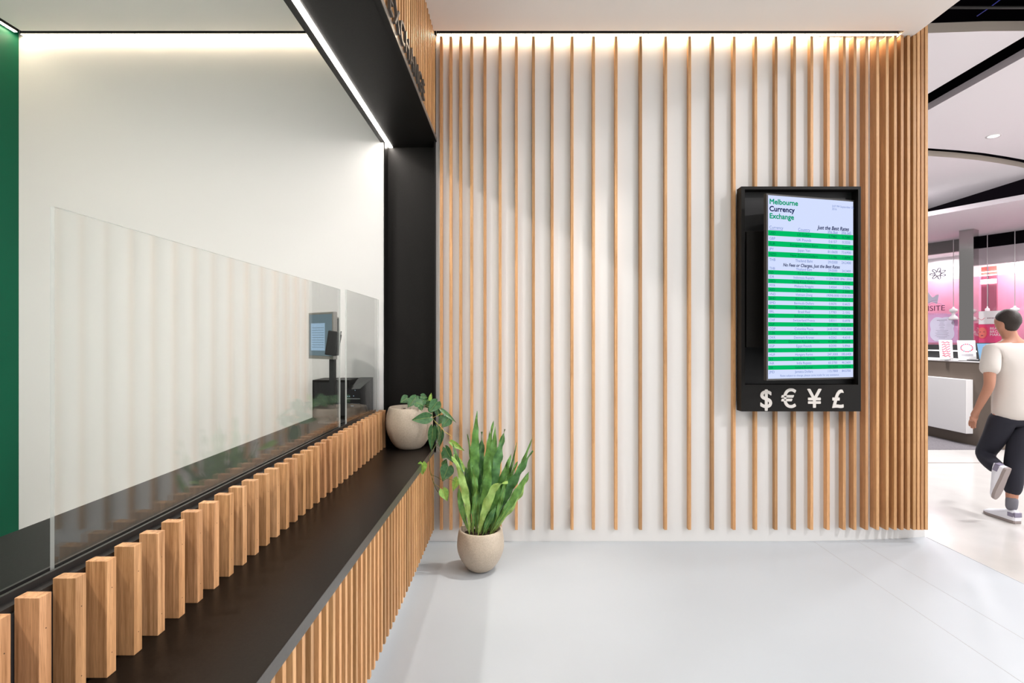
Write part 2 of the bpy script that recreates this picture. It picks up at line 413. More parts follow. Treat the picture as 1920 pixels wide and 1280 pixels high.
while y < 3.935:
    o = proto if i == 0 else proto.copy()
    if i: COL.objects.link(o)
    o.location = (-.600, y, 0); local(ctr, o)
    y += .0637; i += 1
b = MB(); b.box((-.0501, 0, ZC+.0005), (0, .0288, .983), M['woodb'], bev=.0009)
for z in (ZC+.052, ZC+.205):
    b.tube([(-.0002, .0155, z), (.0003, .0155, z)], .0013, M['nail'], 8)
proto = b.build('timber_block')
i = 0; y = 1.157-.0887*5
while y < 3.93:
    o = proto if i == 0 else proto.copy()
    if i: COL.objects.link(o)
    o.location = (-.9535, y, 0); local(ctr, o)
    y += .0887; i += 1

# glass screens
def pane(p0, p1, z1a, z1b, label):
    d = Vector((p1[0]-p0[0], p1[1]-p0[1], 0)); L = d.length; d.normalize(); n = Vector((-d.y, d.x, 0))*.005
    A = Vector((p0[0], p0[1], 0)); B = Vector((p1[0], p1[1], 0)); z0 = .968
    vs = [A+n+Vector((0,0,z0)), B+n+Vector((0,0,z0)), B+n+Vector((0,0,z1b)), A+n+Vector((0,0,z1a)),
          A-n+Vector((0,0,z0)), B-n+Vector((0,0,z0)), B-n+Vector((0,0,z1b)), A-n+Vector((0,0,z1a))]
    b = MB(); bv = b.faces(vs, ((0,1,2,3), (7,6,5,4)), M['glass'])
    k = b.mi(M['glass_edge'])
    for f in ((0,4,5,1),(1,5,6,2),(2,6,7,3),(3,7,4,0)):
        fc = b.bm.faces.new([bv[i] for i in f]); fc.material_index = k
    return tag(b.build('glass_screen'), label, 'glass', 'glass screens on the counter')
pane((-1.052, 1.212), (-1.052, 3.195), 1.803, 1.803, 'long clear glass screen standing in the counter rail, nearer one')
pane((-1.052, 3.315), (-1.012, 3.94), 1.812, 1.797, 'short clear glass screen at the far end beside the black jamb')

# desk equipment
mo = empty('computer_monitor', (-1.19, 3.50, .96), 'silver framed monitor on a black pole behind the glass screen', 'monitor')
A = Vector((-1.395, 3.60, 0)); B = Vector((-1.170, 3.43, 0)); d = (B-A); L = d.length; ang = math.atan2(d.y, d.x)
mt = Matrix.Translation(A) @ Matrix.Rotation(ang, 4, 'Z')
b = MB(); b.box((0, 0, 1.374), (L, .03, 1.682), M['silver'], mt, .003); b.box((.04, .03, 1.40), (L-.02, .065, 1.65), M['dark'], mt, .01); local(mo, b.build('case'))
b = MB(); b.box((.014, -.002, 1.396), (L-.014, .0, 1.668), M['monitor'], mt); b.box((.035, -.003, 1.43), (L-.09, -.002, 1.61), M['monwin'], mt)
for k in range(9): b.box((.045, -.0034, 1.45+k*.016), (L-.10, -.003, 1.453+k*.016), M['monitor'], mt)
local(mo, b.build('screen'))
b = MB(); b.box((-1.212, 3.475, .972), (-1.178, 3.51, 1.60), M['dark']); b.lathe([(0, .0), (.09, .0), (.09, .008), (.03, .014), (0, .014)], M['dark'], 32, (-1.195, 3.49, .9605)); local(mo, b.build('pole'))
te = empty('payment_terminal', (-1.17, 3.42, 1.45), 'black card terminal clamped to the monitor pole', 'card terminal')
b = MB(); mt = Matrix.Translation((-1.172, 3.42, 1.475)) @ Matrix.Rotation(.15, 4, 'Y')
b.box((-.035, -.016, -.075), (.035, .016, .082), M['dark'], mt, .005); local(te, b.build('body'))
b = MB(); b.box((-.010, .012, -.07), (.012, .055, .0), M['dmetal'], mt); local(te, b.build('bracket'))
b = MB(); b.box((.0355, -.012, -.070), (.047, .014, .066), M['dark'], mt, .003); b.box((.041, -.010, .066), (.0455, .006, .088), M['grey'], mt); local(te, b.build('card_slot'))
pr = empty('cash_box', (-1.25, 3.8, .96), 'matt black box standing on the desk behind the glass', 'box')
b = MB(); b.box((-1.408, 3.70, .9605), (-1.15, 3.93, 1.222), M['black'], bev=.003); local(pr, b.build('case'))
b = MB(); b.box((-1.395, 3.697, .975), (-1.163, 3.70, 1.205), M['dark']); local(pr, b.build('door'))
pr = empty('receipt_printer', (-1.1, 3.8, .96), 'glossy black printer with tiny lights beside the black jamb', 'printer')
gl = mat('gloss_black', (.01, .01, .011), .12)
vs = [(-1.145,3.60,.9605),(-1.047,3.60,.9605),(-1.047,3.93,.9605),(-1.145,3.93,.9605),(-1.145,3.60,1.165),(-1.047,3.60,1.170),(-1.047,3.93,1.225),(-1.145,3.93,1.225)]
b = MB(); b.faces(vs, ((0,3,2,1),(4,5,6,7),(0,1,5,4),(1,2,6,5),(2,3,7,6),(3,0,4,7)), gl); b.box((-1.145, 3.598, 1.100), (-1.047, 3.6, 1.106), M['grey']); b.box((-1.145, 3.598, 1.07), (-1.047, 3.6, 1.072), M['grey'])
local(pr, b.build('case'))
b = MB()
for x, z in ((-1.130, 1.12), (-1.118, 1.12), (-1.090, 1.122), (-1.080, 1.16), (-1.095, 1.055), (-1.105, 1.055)): b.box((x-.0018, 3.5975, z-.0015), (x+.0018, 3.5985, z+.0015), M['tled'])
local(pr, b.build('status_lights'))

# ------------------------------------------------------------ wall battens
rights = [1115.7,1158,1204,1251,1296,1339,1379.5,1420,1458,1492.6,1525,1556,1586,1606,1628,1648.5,1666.5,1681.6,1694.4,1706.6,1717.7,1725.2,1732.5,1740]
lefts = [824.5,842.5,861.0,881.5,906.5,935,965.5]
spots = [(l-966)*SF/F+.0105 for l in lefts]
spots += [(x-966)*SF/F-.0105 for x in (1003, 1038, 1075.5)]
spots += [(x-966)*SF/F-.0105 for x in rights]
nb = len(spots)
for i, x in enumerate(spots):
    dep = wall_y(x)-SF
    top = CE-.010 if x < 2.80 else (CE-.0015 if x < 2.955 else 4.35)
    b = MB(); b.box((-.0105, 0, .097), (.0105, dep-.0005, top), M['wood'], bev=.0012)
    o = b.build('timber_batten', loc=(x, SF, 0))
    if i < 17: lab = 'slim timber batten on the white wall, %s from the black jamb' % ORD[i+1]
    else: lab = 'slim timber batten on the white wall, %s from its right end' % (ORD[nb-i] if nb-i > 1 else 'last one')
    if lab.endswith('last one from its right end'): lab = 'last slim timber batten closing the right end of the white wall'
    if 1.62 < x < 2.51: lab = lab.replace('timber batten on the white wall', 'timber batten running behind the rate board')
    tag(o, lab, 'batten', 'timber battens on the white wall')

# ------------------------------------------------------------ rate board
bx = empty('rate_board', (2.07, 3.9, .983), 'black wall box with tilted currency rate display and $ € ¥ £ symbols', 'sign')
x0, x1, z0, z1, yf, yb = 1.635, 2.500, .983, 2.609, 3.856, 3.936
ix0, ix1, iz0, iz1 = 1.660, 2.480, 1.176, 2.588
b = MB()
b.box((x0, yf, z0), (ix0, yb, z1), M['black']); b.box((ix1, yf, z0), (x1, yb, z1), M['black'])
b.box((ix0, yf, iz1), (ix1, yb, z1), M['black']); b.box((ix0, yf, z0), (ix1, yb, iz0), M['black'])
b.box((ix0, yb-.004, iz0), (ix1, yb, iz1), M['dark'])
local(bx, b.build('case'))
b = MB(); mt = Matrix.Translation((1.672, 3.880, 0)) @ Matrix.Rotation(-.06, 4, 'Z')
b.box((0, -.030, 1.445), (.26, 0, 2.285), M['black'], mt, .004); local(bx, b.build('mount_housing'))
Y1, Y2 = 3.70, 3.885
A = Vector((.471*Y1, Y1, 0)); B = Vector((.636*Y2, Y2, 0)); d = B-A; L = d.length; ang = math.atan2(d.y, d.x)
mt = Matrix.Translation(A) @ Matrix.Rotation(ang, 4, 'Z')
st, sb = 1.5+(637-362)*Y1/F, 1.5-(713.5-637)*Y1/F
b = MB(); b.box((0, 0, sb), (L, .028, st), M['dmetal'], mt, .002); local(bx, b.build('display_frame'))
# display face: X along the screen, v down
bz = .013
dw, dt, db = L-2*bz, st-bz, sb+bz; dh = dt-db
yv = lambda y: dt-(y-366)/344*dh
b = MB(); b.box((bz, -.0015, db), (bz+dw, -.0005, dt), M['scr_bg'], mt)
def T(txt, u, y, size, m, al='LEFT', off=0, sx=1, shear=0):
    mm = mt @ Matrix(((1, 0, 0, bz+u*dw), (0, 0, -1, -.0024), (0, 1, 0, yv(y)), (0, 0, 0, 1)))
    b.text(txt, m, size, mm, al, off, 0, sx, shear)
px = dh/344
T('Melbourne', .012, 382, 13.5*px, M['scr_teal'], off=.0018, sx=1.08)
T('Currency', .012, 395.5, 13.5*px, M['scr_navy'], off=.0018, sx=1.08)
T('Exchange', .012, 409, 13.5*px, M['scr_teal'], off=.0018, sx=1.08)
T('3:07 PM September 25,', .74, 379.5, 5.6*px, M['scr_text'])
T('2016', .74, 385, 5.6*px, M['scr_text'])
T('Just the Best Rates', .945, 424, 10.2*px, M['scr_navy'], 'RIGHT', .0010, .95, .25)
T('Currency', .012, 428.6, 8*px, M['scr_text']); T('Country', .41, 429.5, 8*px, M['scr_text'], 'CENTER')
T('We Buy', .75, 430.3, 8*px, M['scr_text'], 'CENTER', 0, .9); T('We Sell', .915, 430.3, 8*px, M['scr_text'], 'CENTER', 0, .9)
for u0, u1 in ((.012, .165), (.34, .48), (.685, .815), (.85, .98)):
    b.box((bz+u0*dw, -.0026, yv(430.8)), (bz+u1*dw, -.0022, yv(430.2)), M['scr_text'], mt)
up = [('USD','US Dollars','0.7982','0.7380'),('GBP','UK Pounds','0.6157','0.5550'),('EUR','European Union Euro','0.7073','0.6440'),('JPY','Japan Yen','81.0600','73.6900'),('NZD','New Zealand Dollars','1.1196','1.0094'),('THB','Thailand Baht','29.0300','24.2400')]
lo = [('FJD','Fiji Dollars','1.7071','1.4122'),('IDR','Indonesia Rupiahs','11204.0000','8961.0000'),('HKD','Hong Kong Dollars','6.4977','5.4749'),('MYR','Malaysia Ringgits','3.4564','2.9396'),('AED','UAE Dirhams','3.3300','2.5000'),('VND','Vietnam Dong','19098.0000','15038.0000'),('BHD','Bahrain Dinars','0.3424','0.2614'),('BMD','Bermuda Dollars','0.9070','0.6625'),('BND','Brunei Dollars','1.2316','0.9579'),('BRL','Brazil Real','2.7783','2.1502'),('BSD','Bahamas Dollars','0.9073','0.6628'),('CHF','Switzerland Francs','0.8311','0.6978'),('CLP','Chile Pesos','597.9900','438.8000'),('COP','Colombia Pesos','2648.0000','1935.0000'),('CZK','Czech Republic Koruny','21.8400','15.9600'),('DKK','Denmark Kroner','6.0262','4.6018'),('DOP','Dominican Republic Pesos','41.0900','30.6000'),('EGP','Egypt Pounds','8.0590','5.8966'),('HRK','Croatia Kuna','6.0659','4.4305'),('HUF','Hungary Forint','247.3000','180.6400'),('ILS','Israel New Shekels','3.4140','2.4937'),('INR','India Rupees','60.5700','46.2600'),('ISK','Iceland Kronur','103.9200','75.9300'),('JMD','Jamaica Dollars','115.7800','84.5700')]
def row(r, ytop, h, green, sz):
    if green: b.box((bz, -.0020, yv(ytop+h)), (bz+dw, -.0014, yv(ytop)), M['scr_green'], mt)
    m = M['scr_dtext'] if green else M['scr_text']; yb_ = ytop+h*.5+sz*.36
    T(r[0], .012, yb_, sz*px, m); T(r[1], .41, yb_, sz*px, m, 'CENTER'); T(r[2], .75, yb_, sz*px, m, 'CENTER'); T(r[3], .915, yb_, sz*px, m, 'CENTER')
for i, r in enumerate(up): row(r, 431.6+9.95*i, 9.95, i % 2 == 0, 7.2)
T('No Fees or Charges, Just the Best Rates', .50, 498.2, 8.6*px, M['scr_navy'], 'CENTER', .0008, .93, .25)
row(up[5], 499, 7.2, False, 6.6)
for i, r in enumerate(lo): row(r, 506.2+8.13*i, 8.13, i % 2 == 0, 6.6)
T('Rates subject to change, please come inside for any assistance', .48, 706.5, 5.4*px, M['scr_text'], 'CENTER')
local(bx, b.build('display', fix=False))
for ch, cx in (('$', 1436), ('€', 1479), ('¥', 1526.5), ('£', 1570)):
    m = Matrix(((1, 0, 0, (cx-966)*yf/F), (0, 0, -1, yf-.002), (0, 1, 0, 1.5-(763.4-637)*yf/F), (0, 0, 0, 1)))
    b = MB(); b.text(ch, M['symbol'], .183, m, 'CENTER', off=.0032, ext=.002, sx=.96)
    local(bx, b.build('symbol'))

# ------------------------------------------------------------ plants
def potprof(R, H, base, rim):
    pts = [(0, 0), (base*.8, 0), (base, .004)]
    for i in range(1, 15):
        t = i/15; a = t*math.pi*.5
        tz = t
        r = base+(R-base)*math.sin(min(1, t/.62)*math.pi/2)**.8 if t < .62 else R-(R-rim)*((t-.62)/.38)**1.8
        pts.append((r, H*t))
    pts += [(rim, H-.004), (rim-.003, H), (rim-.012, H), (rim-.016, H-.006), (rim-.018, H-.05), (0, H-.05)]
    return pts
def leaf_strap(b, base, tip, width, bulge, m, wave=.006, nw=9, rib=True, curl=0, tw=0, seg=26, side=None):
    base = Vector(base); tip = Vector(tip); mid = (base+tip)/2+Vector(bulge)
    pts = []
    for i in range(seg+1):
        t = i/seg; p = base*(1-t)**2+mid*2*t*(1-t)+tip*t*t
        if curl: p += Vector((curl*max(0, t-.75)**2*8, 0, -abs(curl)*max(0, t-.75)**2*6))
        pts.append(p)
    ax = side or Vector((1, 0, 0)); ph = random.random()*6
    cols = [[], [], [], [], []]
    for i, p in enumerate(pts):
        t = i/seg
        tg = (pts[min(i+1, seg)]-pts[max(i-1, 0)]).normalized()
        s = ax.copy(); s.rotate(Matrix.Rotation(tw*(t-.3), 4, 'Z')); s = (s-tg*s.dot(tg)).normalized(); n = s.cross(tg).normalized()
        wdt = width*.56*(min(1, t/.48)**1.15*.90+.10)*(1 if t < .62 else max(0.02, 1-((t-.62)/.38)**1.7))
        if i == seg: wdt = .0008
        for k, u in enumerate((-1, -.5, 0, .5, 1)):
            wv = wave*math.sin(t*nw*2*math.pi*.8+ph+k*.8)*abs(u)**2*min(1, 3*t)
            e = 1+.07*math.sin(t*nw*2*math.pi+ph*2+k) if abs(u) == 1 else 1
            cols[k].append(b.bm.verts.new(p+s*wdt*u*e+n*(wv-.10*wdt*(1-abs(u))*-1)))
    km = b.mi(m)
    for k in range(4):
        for i in range(seg):
            f = b.bm.faces.new((cols[k][i], cols[k+1][i], cols[k+1][i+1], cols[k][i+1])); f.material_index = km; f.smooth = True
    if rib:
        b.tube([p+Vector((0, -.0012, .0)) for p in pts[:-2]], [.0016*(1-.7*i/seg) for i in range(len(pts)-2)], M['rib'], 5)

fp = Vector((-.2265, 3.49, 0))
fern = empty('potted_fern', fp, 'tall green fern in a round beige pot standing on the floor', 'plant')
b = MB(); b.lathe(potprof(.1535, .268, .066, .140), M['pot'], 64, fp); local(fern, b.build('pot'))
b = MB(); b.lathe([(0, .232), (.06, .236), (.121, .226), (.121, .215)], M['soil'], 40, fp)
for i in range(60):
    a = random.random()*6.28; r = random.random()*.11; s_ = .004+random.random()*.005
    b.box((fp.x+r*math.cos(a)-s_, fp.y+r*math.sin(a)-s_, .225), (fp.x+r*math.cos(a)+s_, fp.y+r*math.sin(a)+s_, .234+s_), M['soil'])
local(fern, b.build('soil'))
def fz(v): return (840+v[0]/3.876, 760+v[1]/3.876)
# (tip in the close-up, depth offset, width px, base offset x, bulge x, young?)
FL = [((212,38),.03,60,-.02,-.01,0),((245,190),.06,62,.0,.0,0),((332,108),.02,48,.03,-.025,0),((300,180),.05,48,.01,.01,0),((413,172),-.02,66,.035,.0,0),
      ((343,150),.0,58,.03,.015,0),((140,208),.06,30,-.05,.02,0),((30,265),.0,34,-.05,.03,0),((180,300),.08,52,-.03,-.03,0),((615,230),.03,28,.07,.02,0),
      ((617,328),.0,60,.06,-.03,0),((590,478),-.06,50,.055,.03,0),((50,382),-.07,52,-.07,.045,1),((378,514),-.11,62,-.015,-.02,1),((175,438),-.04,40,-.01,.02,0),
      ((310,405),-.05,64,.0,.01,0),((500,268),.09,20,.06,.02,0),((460,350),.06,56,.05,-.01,0),((505,408),.04,44,.06,-.02,0),((350,730),-.09,46,.01,.0,0),
      ((80,590),.0,44,-.07,-.02,0),((425,510),-.05,34,.07,.0,0),((130,440),.05,46,-.06,-.02,0),((285,310),.09,50,.0,.0,0),((380,560),-.02,60,.03,.01,0),
      ((240,470),.04,60,-.01,.0,0),((190,520),-.02,44,-.03,-.01,0),((430,420),.05,60,.04,.0,0),((340,600),.03,54,.02,.0,0),((410,640),.07,56,.05,.0,0),
      ((215,590),-.06,34,-.045,.0,0),((585,500),-.03,46,.07,.05,1),((270,520),.02,58,.0,.0,0),((365,300),.07,52,.02,.0,0)]
for i, (tp, dy, wd, bx_, bg_, young) in enumerate(FL):
    x, y = fz(tp); Y = fp.y+dy; tip = P(x, y, Y)
    base = Vector((fp.x+bx_*1.0, fp.y+dy*.55, .228))
    b = MB()
    L_ = (tip-base).length
    leaf_strap(b, base, tip, wd/3.876/1000*Y*.92, (bg_*1.3+random.uniform(-.022, .022), -.02, L_*.05), M['fern2'] if young else M[('fern', 'fern3', 'fern4')[i % 3]], wave=.009+.005*random.random(), nw=L_*10,
               curl=.10 if i == 13 else 0, tw=random.uniform(-.5, .5), side=Vector((1, random.uniform(-.35, .35), 0)), seg=34)
    o = local(fern, b.build('frond', fix=False))
    if young: o['label'] = 'light green young frond'

# trailing plant on the ledge
tpb = Vector((-.772, 3.895, ZC))
tr = empty('trailing_plant', tpb, 'trailing heart-leaved vine in a squat beige pot on the black ledge', 'plant')
b = MB(); b.lathe(potprof(.170, .302, .085, .148), M['pot'], 64, tpb+Vector((0, 0, .001))); local(tr, b.build('pot'))
b = MB(); b.lathe([(0, .272), (.06, .274), (.13, .262), (.13, .25)], M['soil'], 40, tpb)
for i in range(50):
    a = random.random()*6.28; r = random.random()*.12; s_ = .004+random.random()*.005
    b.box((tpb.x+r*math.cos(a)-s_, tpb.y+r*math.sin(a)-s_, tpb.z+.262), (tpb.x+r*math.cos(a)+s_, tpb.y+r*math.sin(a)+s_, tpb.z+.272+s_), M['soil'])
local(tr, b.build('soil'))
def vz(v): return (715+v[0]/6.095, 730+v[1]/6.095)
def heart(par, c0, c1, width, Y0, Y1_, m, tilt=0, cup=.15):
    a = P(*vz(c0), Y0); t_ = P(*vz(c1), Y1_); ax = t_-a; Ln = ax.length; ax.normalize()
    view = Vector((0, -1, .25)).normalized()
    s = ax.cross(view).normalized(); n = s.cross(ax).normalized()
    q = Matrix.Rotation(tilt, 3, ax); s = q @ s; n = q @ n
    wd = width/6.095*Y0/F*.62
    prof = [(0, .30), (.05, .66), (.12, .88), (.22, 1.0), (.34, .98), (.46, .87), (.58, .72), (.70, .54), (.80, .36), (.90, .18), (.96, .07), (1, .01)]
    b = MB(); km = b.mi(m); rows = []
    for t, r in prof:
        rw = []
        for u in (-1, -.66, -.33, 0, .33, .66, 1):
            back = -.13*(1-t)**6*abs(u)*Ln   # lobes behind the stalk
            droop = -.18*Ln*t*t
            p = a+ax*(t*Ln+back*1.3)+s*wd*r*u+n*(cup*wd*abs(u)**1.5+droop*.6-.03*Ln*math.sin(abs(u)*6)*.3)
            rw.append(b.bm.verts.new(p))
        rows.append(rw)
    for r0, r1 in zip(rows, rows[1:]):
        for k in range(6):
            f = b.bm.faces.new((r0[k], r0[k+1], r1[k+1], r1[k])); f.material_index = km; f.smooth = True
    b.tube([r[3].co+n*.0006 for r in rows[:-2]], .0009, M['ystem'] if m is M['vine2'] else M['rib'], 5)
    o = local(par, b.build('leaf', fix=False))
    if m is M['vine2']: o['label'] = 'yellow-green young leaf'
V, V2 = M['vine'], M['vine2']
YP = 3.86
HL = [((300,95),(215,150),90,YP,YP-.02,V),((320,165),(355,62),60,YP+.03,YP+.02,V),((395,90),(300,205),90,YP-.05,YP-.08,V),((385,110),(450,80),60,YP+.06,YP+.06,V),
      ((400,150),(490,185),90,YP-.08,YP-.1,V),((455,75),(530,95),60,YP+.04,YP+.04,V),((555,120),(572,35),34,YP,YP,V2),((500,150),(545,110),60,YP,YP,V),
      ((510,180),(590,150),60,YP-.04,YP-.05,V),((640,140),(545,260),110,3.76,3.74,V),((450,190),(462,245),52,3.76,3.75,V),((555,320),(345,348),108,3.72,3.70,V),
      ((640,230),(665,320),60,3.80,3.80,V),((690,235),(858,372),42,3.74,3.72,V),((715,310),(650,400),70,3.78,3.77,V),((770,330),(690,435),100,3.76,3.73,V),
      ((590,440),(560,705),92,3.70,3.68,V),((605,440),(625,590),70,3.74,3.72,V),((640,430),(650,540),60,3.76,3.76,V),((680,480),(665,660),66,3.77,3.75,V),
      ((470,840),(470,975),100,3.40,3.38,V2),((735,670),(815,838),88,3.70,3.66,V),((745,720),(690,790),80,3.74,3.73,V),((715,870),(745,790),60,3.74,3.74,V),
      ((765,880),(700,1050),130,3.66,3.62,V),((870,1020),(815,1160),80,3.62,3.60,V2),((700,1145),(755,1275),90,3.62,3.59,V2),((800,600),(945,700),52,3.68,3.62,V2),
      ((835,780),(985,960),70,3.66,3.60,V2),((640,195),(600,140),60,3.8,3.8,V),((420,90),(395,180),70,YP+.02,YP,V),((480,120),(440,195),70,YP-.05,YP-.07,V),
      ((345,110),(300,175),60,YP-.03,YP-.05,V),((580,250),(540,170),60,3.78,3.79,V)]
for h in HL: heart(tr, *h, tilt=random.uniform(-.45, .45))
def stem(pts, Ys, r, m):
    ps = [P(*vz(p), y) for p, y in zip(pts, Ys)]
    # smooth
    out = []
    for i in range(len(ps)-1):
        p0, p1, p2, p3 = ps[max(i-1, 0)], ps[i], ps[i+1], ps[min(i+2, len(ps)-1)]
        for k in range(5):
            t = k/5
            out.append(.5*((2*p1)+(p2-p0)*t+(2*p0-5*p1+4*p2-p3)*t*t+(3*p1-p0-3*p2+p3)*t*t*t))
    out.append(ps[-1])
    b = MB(); b.tube(out, r, m, 6); local(tr, b.build('stem'))
stem([(430,190),(520,190),(580,240),(590,330),(650,430),(655,560),(590,690),(552,780),(555,900),(575,990),(605,1080),(645,1165),(740,1240)], [3.85,3.80,3.75,3.74,3.72,3.69,3.68,3.67,3.66,3.65,3.64,3.63,3.61], .0022, M['vstem'])
stem([(580,325),(640,300),(700,260)], [3.74,3.73,3.74], .0014, M['ystem'])
stem([(590,340),(690,440),(720,480),(800,530)], [3.74,3.72,3.70,3.68], .0018, M['ystem'])
stem([(575,975),(640,1000),(690,1030),(770,1020),(860,1055),(905,1070),(960,1130),(990,1180)], [3.65,3.64,3.63,3.62,3.62,3.60,3.58,3.56], .0017, M['vstem'])
stem([(905,1070),(945,1100),(985,1150),(1003,1185)], [3.60,3.59,3.57,3.55], .0018, M['ystem'])
stem([(610,1080),(700,1145)], [3.64,3.62], .0013, M['ystem'])
stem([(630,655),(680,720),(700,830),(715,870)], [3.68,3.70,3.72,3.74], .0014, M['vstem'])
stem([(640,430),(690,480),(640,640)], [3.72,3.74,3.74], .0015, M['vstem'])

# ------------------------------------------------------------ the mall beyond: ceilings
b = MB(); b.box((2.95, -3, 5.2), (17, 18, 5.3), M['void']); struct(b.build('ceiling'))
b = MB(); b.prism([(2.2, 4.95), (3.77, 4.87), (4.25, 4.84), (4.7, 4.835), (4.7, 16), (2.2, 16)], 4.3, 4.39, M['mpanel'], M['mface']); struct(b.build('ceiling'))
crv = [(4.91, 7.50), (5.4, 7.54), (5.88, 7.60), (6.4, 7.69), (6.86, 7.80), (7.3, 7.94), (7.72, 8.09), (8.4, 8.38), (9.4, 8.9)]
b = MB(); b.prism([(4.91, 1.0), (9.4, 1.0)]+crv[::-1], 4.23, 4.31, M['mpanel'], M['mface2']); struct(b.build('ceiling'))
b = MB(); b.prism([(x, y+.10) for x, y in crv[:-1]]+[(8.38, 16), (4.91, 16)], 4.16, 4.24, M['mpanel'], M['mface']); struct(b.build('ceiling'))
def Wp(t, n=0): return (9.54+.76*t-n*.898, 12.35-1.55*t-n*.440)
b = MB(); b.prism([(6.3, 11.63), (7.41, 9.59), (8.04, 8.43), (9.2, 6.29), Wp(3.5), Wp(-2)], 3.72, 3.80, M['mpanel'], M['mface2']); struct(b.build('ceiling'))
dl = empty('downlight', (6.41, 7.147, 4.23), 'round recessed downlight glowing in the mall ceiling', 'light')
b = MB(); b.lathe([(0, -.003), (.062, -.003)], M['lens'], 32, (6.41, 7.147, 4.23)); local(dl, b.build('lens'))
b = MB(); b.lathe([(.062, -.004), (.085, -.006), (.088, 0)], M['white'], 32, (6.41, 7.147, 4.23)); local(dl, b.build('ring'))
# services above the open strip of ceiling
b = MB(); b.tube([P(1745, 14, 4.3), P(2200, 14, 4.3)], .012, M['dmetal'], 10); tag(b.build('conduit'), 'grey pipe running across the dark open ceiling void', 'pipe')
b = MB(); pa, pb = P(1832, 30, 4.6), P(1885, -8, 4.3); b.tube([pa, pa.lerp(pb, .5)+Vector((0,0,-.004)), pb], .004, M['blue'], 8); tag(b.build('cable'), 'thin blue cable slanting across the dark ceiling void', 'cable')

# ------------------------------------------------------------ shop front (an oblique glazed wall)
def wt(px_): a = (px_-966)/F; return (12.35*a-9.54)/(.76+1.55*a)
def wz(px_, py_): t = wt(px_); return 1.5+(637-py_)/F*(12.35-1.55*t)
wm = Matrix(((.4403, -.898, 0, 9.54), (-.898, -.4403, 0, 12.35), (0, 0, 1, 0), (0, 0, 0, 1)))   # s along, n towards viewer, z
ws = lambda p: wt(p)*1.7263
def wbox(b, pxa, pxb, z0, z1, n0, n1, m): b.box((ws(pxa), n0, z0), (ws(pxb), n1, z1), m, wm)
b = MB(); b.box((-4, -.9, 0), (ws(1810), -.75, 2.93), M['pink'], wm); b.box((-4, -.9, 2.93), (8, -.75, 3.9), M['shopwhite'], wm); b.box((ws(1810), -.9, 0), (8, -.75, 2.93), M['pink'], wm)
struct(b.build('wall_shop'))
b = MB(); b.box((-4, -.75, 3.46), (8, -.02, 3.5), M['shopwhite'], wm); struct(b.build('ceiling'))
b = MB(); b.box((-4, -.05, 3.455), (ws(1815), .05, 3.72), mat('shop_band_grey', (.20, .19, .185), .6), wm); struct(b.build('trim_5'))
b = MB(); b.box((ws(1815), -.05, 3.10), (8, .05, 3.455), M['mface2'], wm); b.box((ws(1815), -.05, 3.455), (8, .04, 3.72), M['void'], wm); struct(b.build('trim_6'))
b = MB(); wbox(b, 1822, 1851, .9, 2.93, -.45, -.40, M['rose']); wbox(b, 1822, 1851, 2.93, 3.10, -.45, -.40, M['salmon']); wbox(b, 1834.5, 1836, .9, 3.1, -.40, -.38, M['purple'])
wbox(b, 1822, 1851, wz(1836, 530), wz(1836, 522), -.40, -.37, M['lens']); wbox(b, 1822, 1851, wz(1836, 514.6), wz(1836, 513), -.40, -.37, M['lens']); wbox(b, 1822, 1851, wz(1836, 508), wz(1836, 507), -.40, -.37, M['lens'])
tag(b.build('display_cabinet'), 'rose pink cabinet with glowing shelf lights beside the mirrored column', 'cabinet')
b = MB(); b.box((-4, -.004, .05), (ws(1798), .004, 3.455), M['glass'], wm); struct(b.build('window_1'))
b = MB(); b.box((ws(1851), -.004, .05), (8, .004, 3.10), M['glass'], wm); struct(b.build('window_2'))
b = MB(); b.box((-4, -.06, 0), (8, .06, .05), M['brown'], wm); struct(b.build('baseboard_shop'))
# writing on the left window
def wtext(b, txt, pxl, pyb, size, m, n=.012, al='LEFT', off=0, sx=1, ext=0, shear=0):
    mm = wm @ Matrix(((1, 0, 0, ws(pxl)), (0, 0, -1, n), (0, 1, 0, wz(pxl, pyb)), (0, 0, 0, 1)))
    b.text(txt, m, size, mm, al, off, ext, sx, shear)
lg = empty('window_sign', wm @ Vector((ws(1750), .01, 2.0)), 'dark letters ISITE under a pale crest on the pink shop window', 'sign')
b = MB(); wtext(b, 'ISITE', 1739.5, 583, .17, M['purple'], ext=.002, sx=1.0)
local(lg, b.build('lettering'))
b = MB(); pts = []
for k in range(20): t = k/19; pts.append(wm @ Vector((ws(1737+33*t), .012, wz(1755, 573-6*math.sin(t*3.1)+8*(1-t)*0))))
b.tube(pts, .006, M['mauve'], 5); pts = [p+Vector((0, 0, .05)) for p in pts[:13]]; b.tube(pts, .004, M['mauve'], 5)
for k in range(22):
    x = 1739+k*1.7; wbox(b, x, x+.9, wz(x, 589+(k % 3)*.6), wz(x, 587-(k % 2)*.8), .008, .012, M['mauve'])
local(lg, b.build('flourish'))
b = MB(); b.prism([(0,0),(1,0)], 0, 1, M['white']) if False else None
cr = [(1739,570),(1739,545),(1744,552),(1748,557),(1752,556),(1755,553),(1761,552),(1759,563),(1757,570),(1748,566)]
vs = [wm @ Vector((ws(x), .010, wz(x, y))) for x, y in cr]; vb = [wm @ Vector((ws(x), .006, wz(x, y))) for x, y in cr]
n = len(cr); b.faces(vs+vb, [tuple(range(n)), tuple(range(2*n-1, n-1, -1))]+[(i, (i+1) % n, n+(i+1) % n, n+i) for i in range(n)], M['lilac']); local(lg, b.build('crest'))
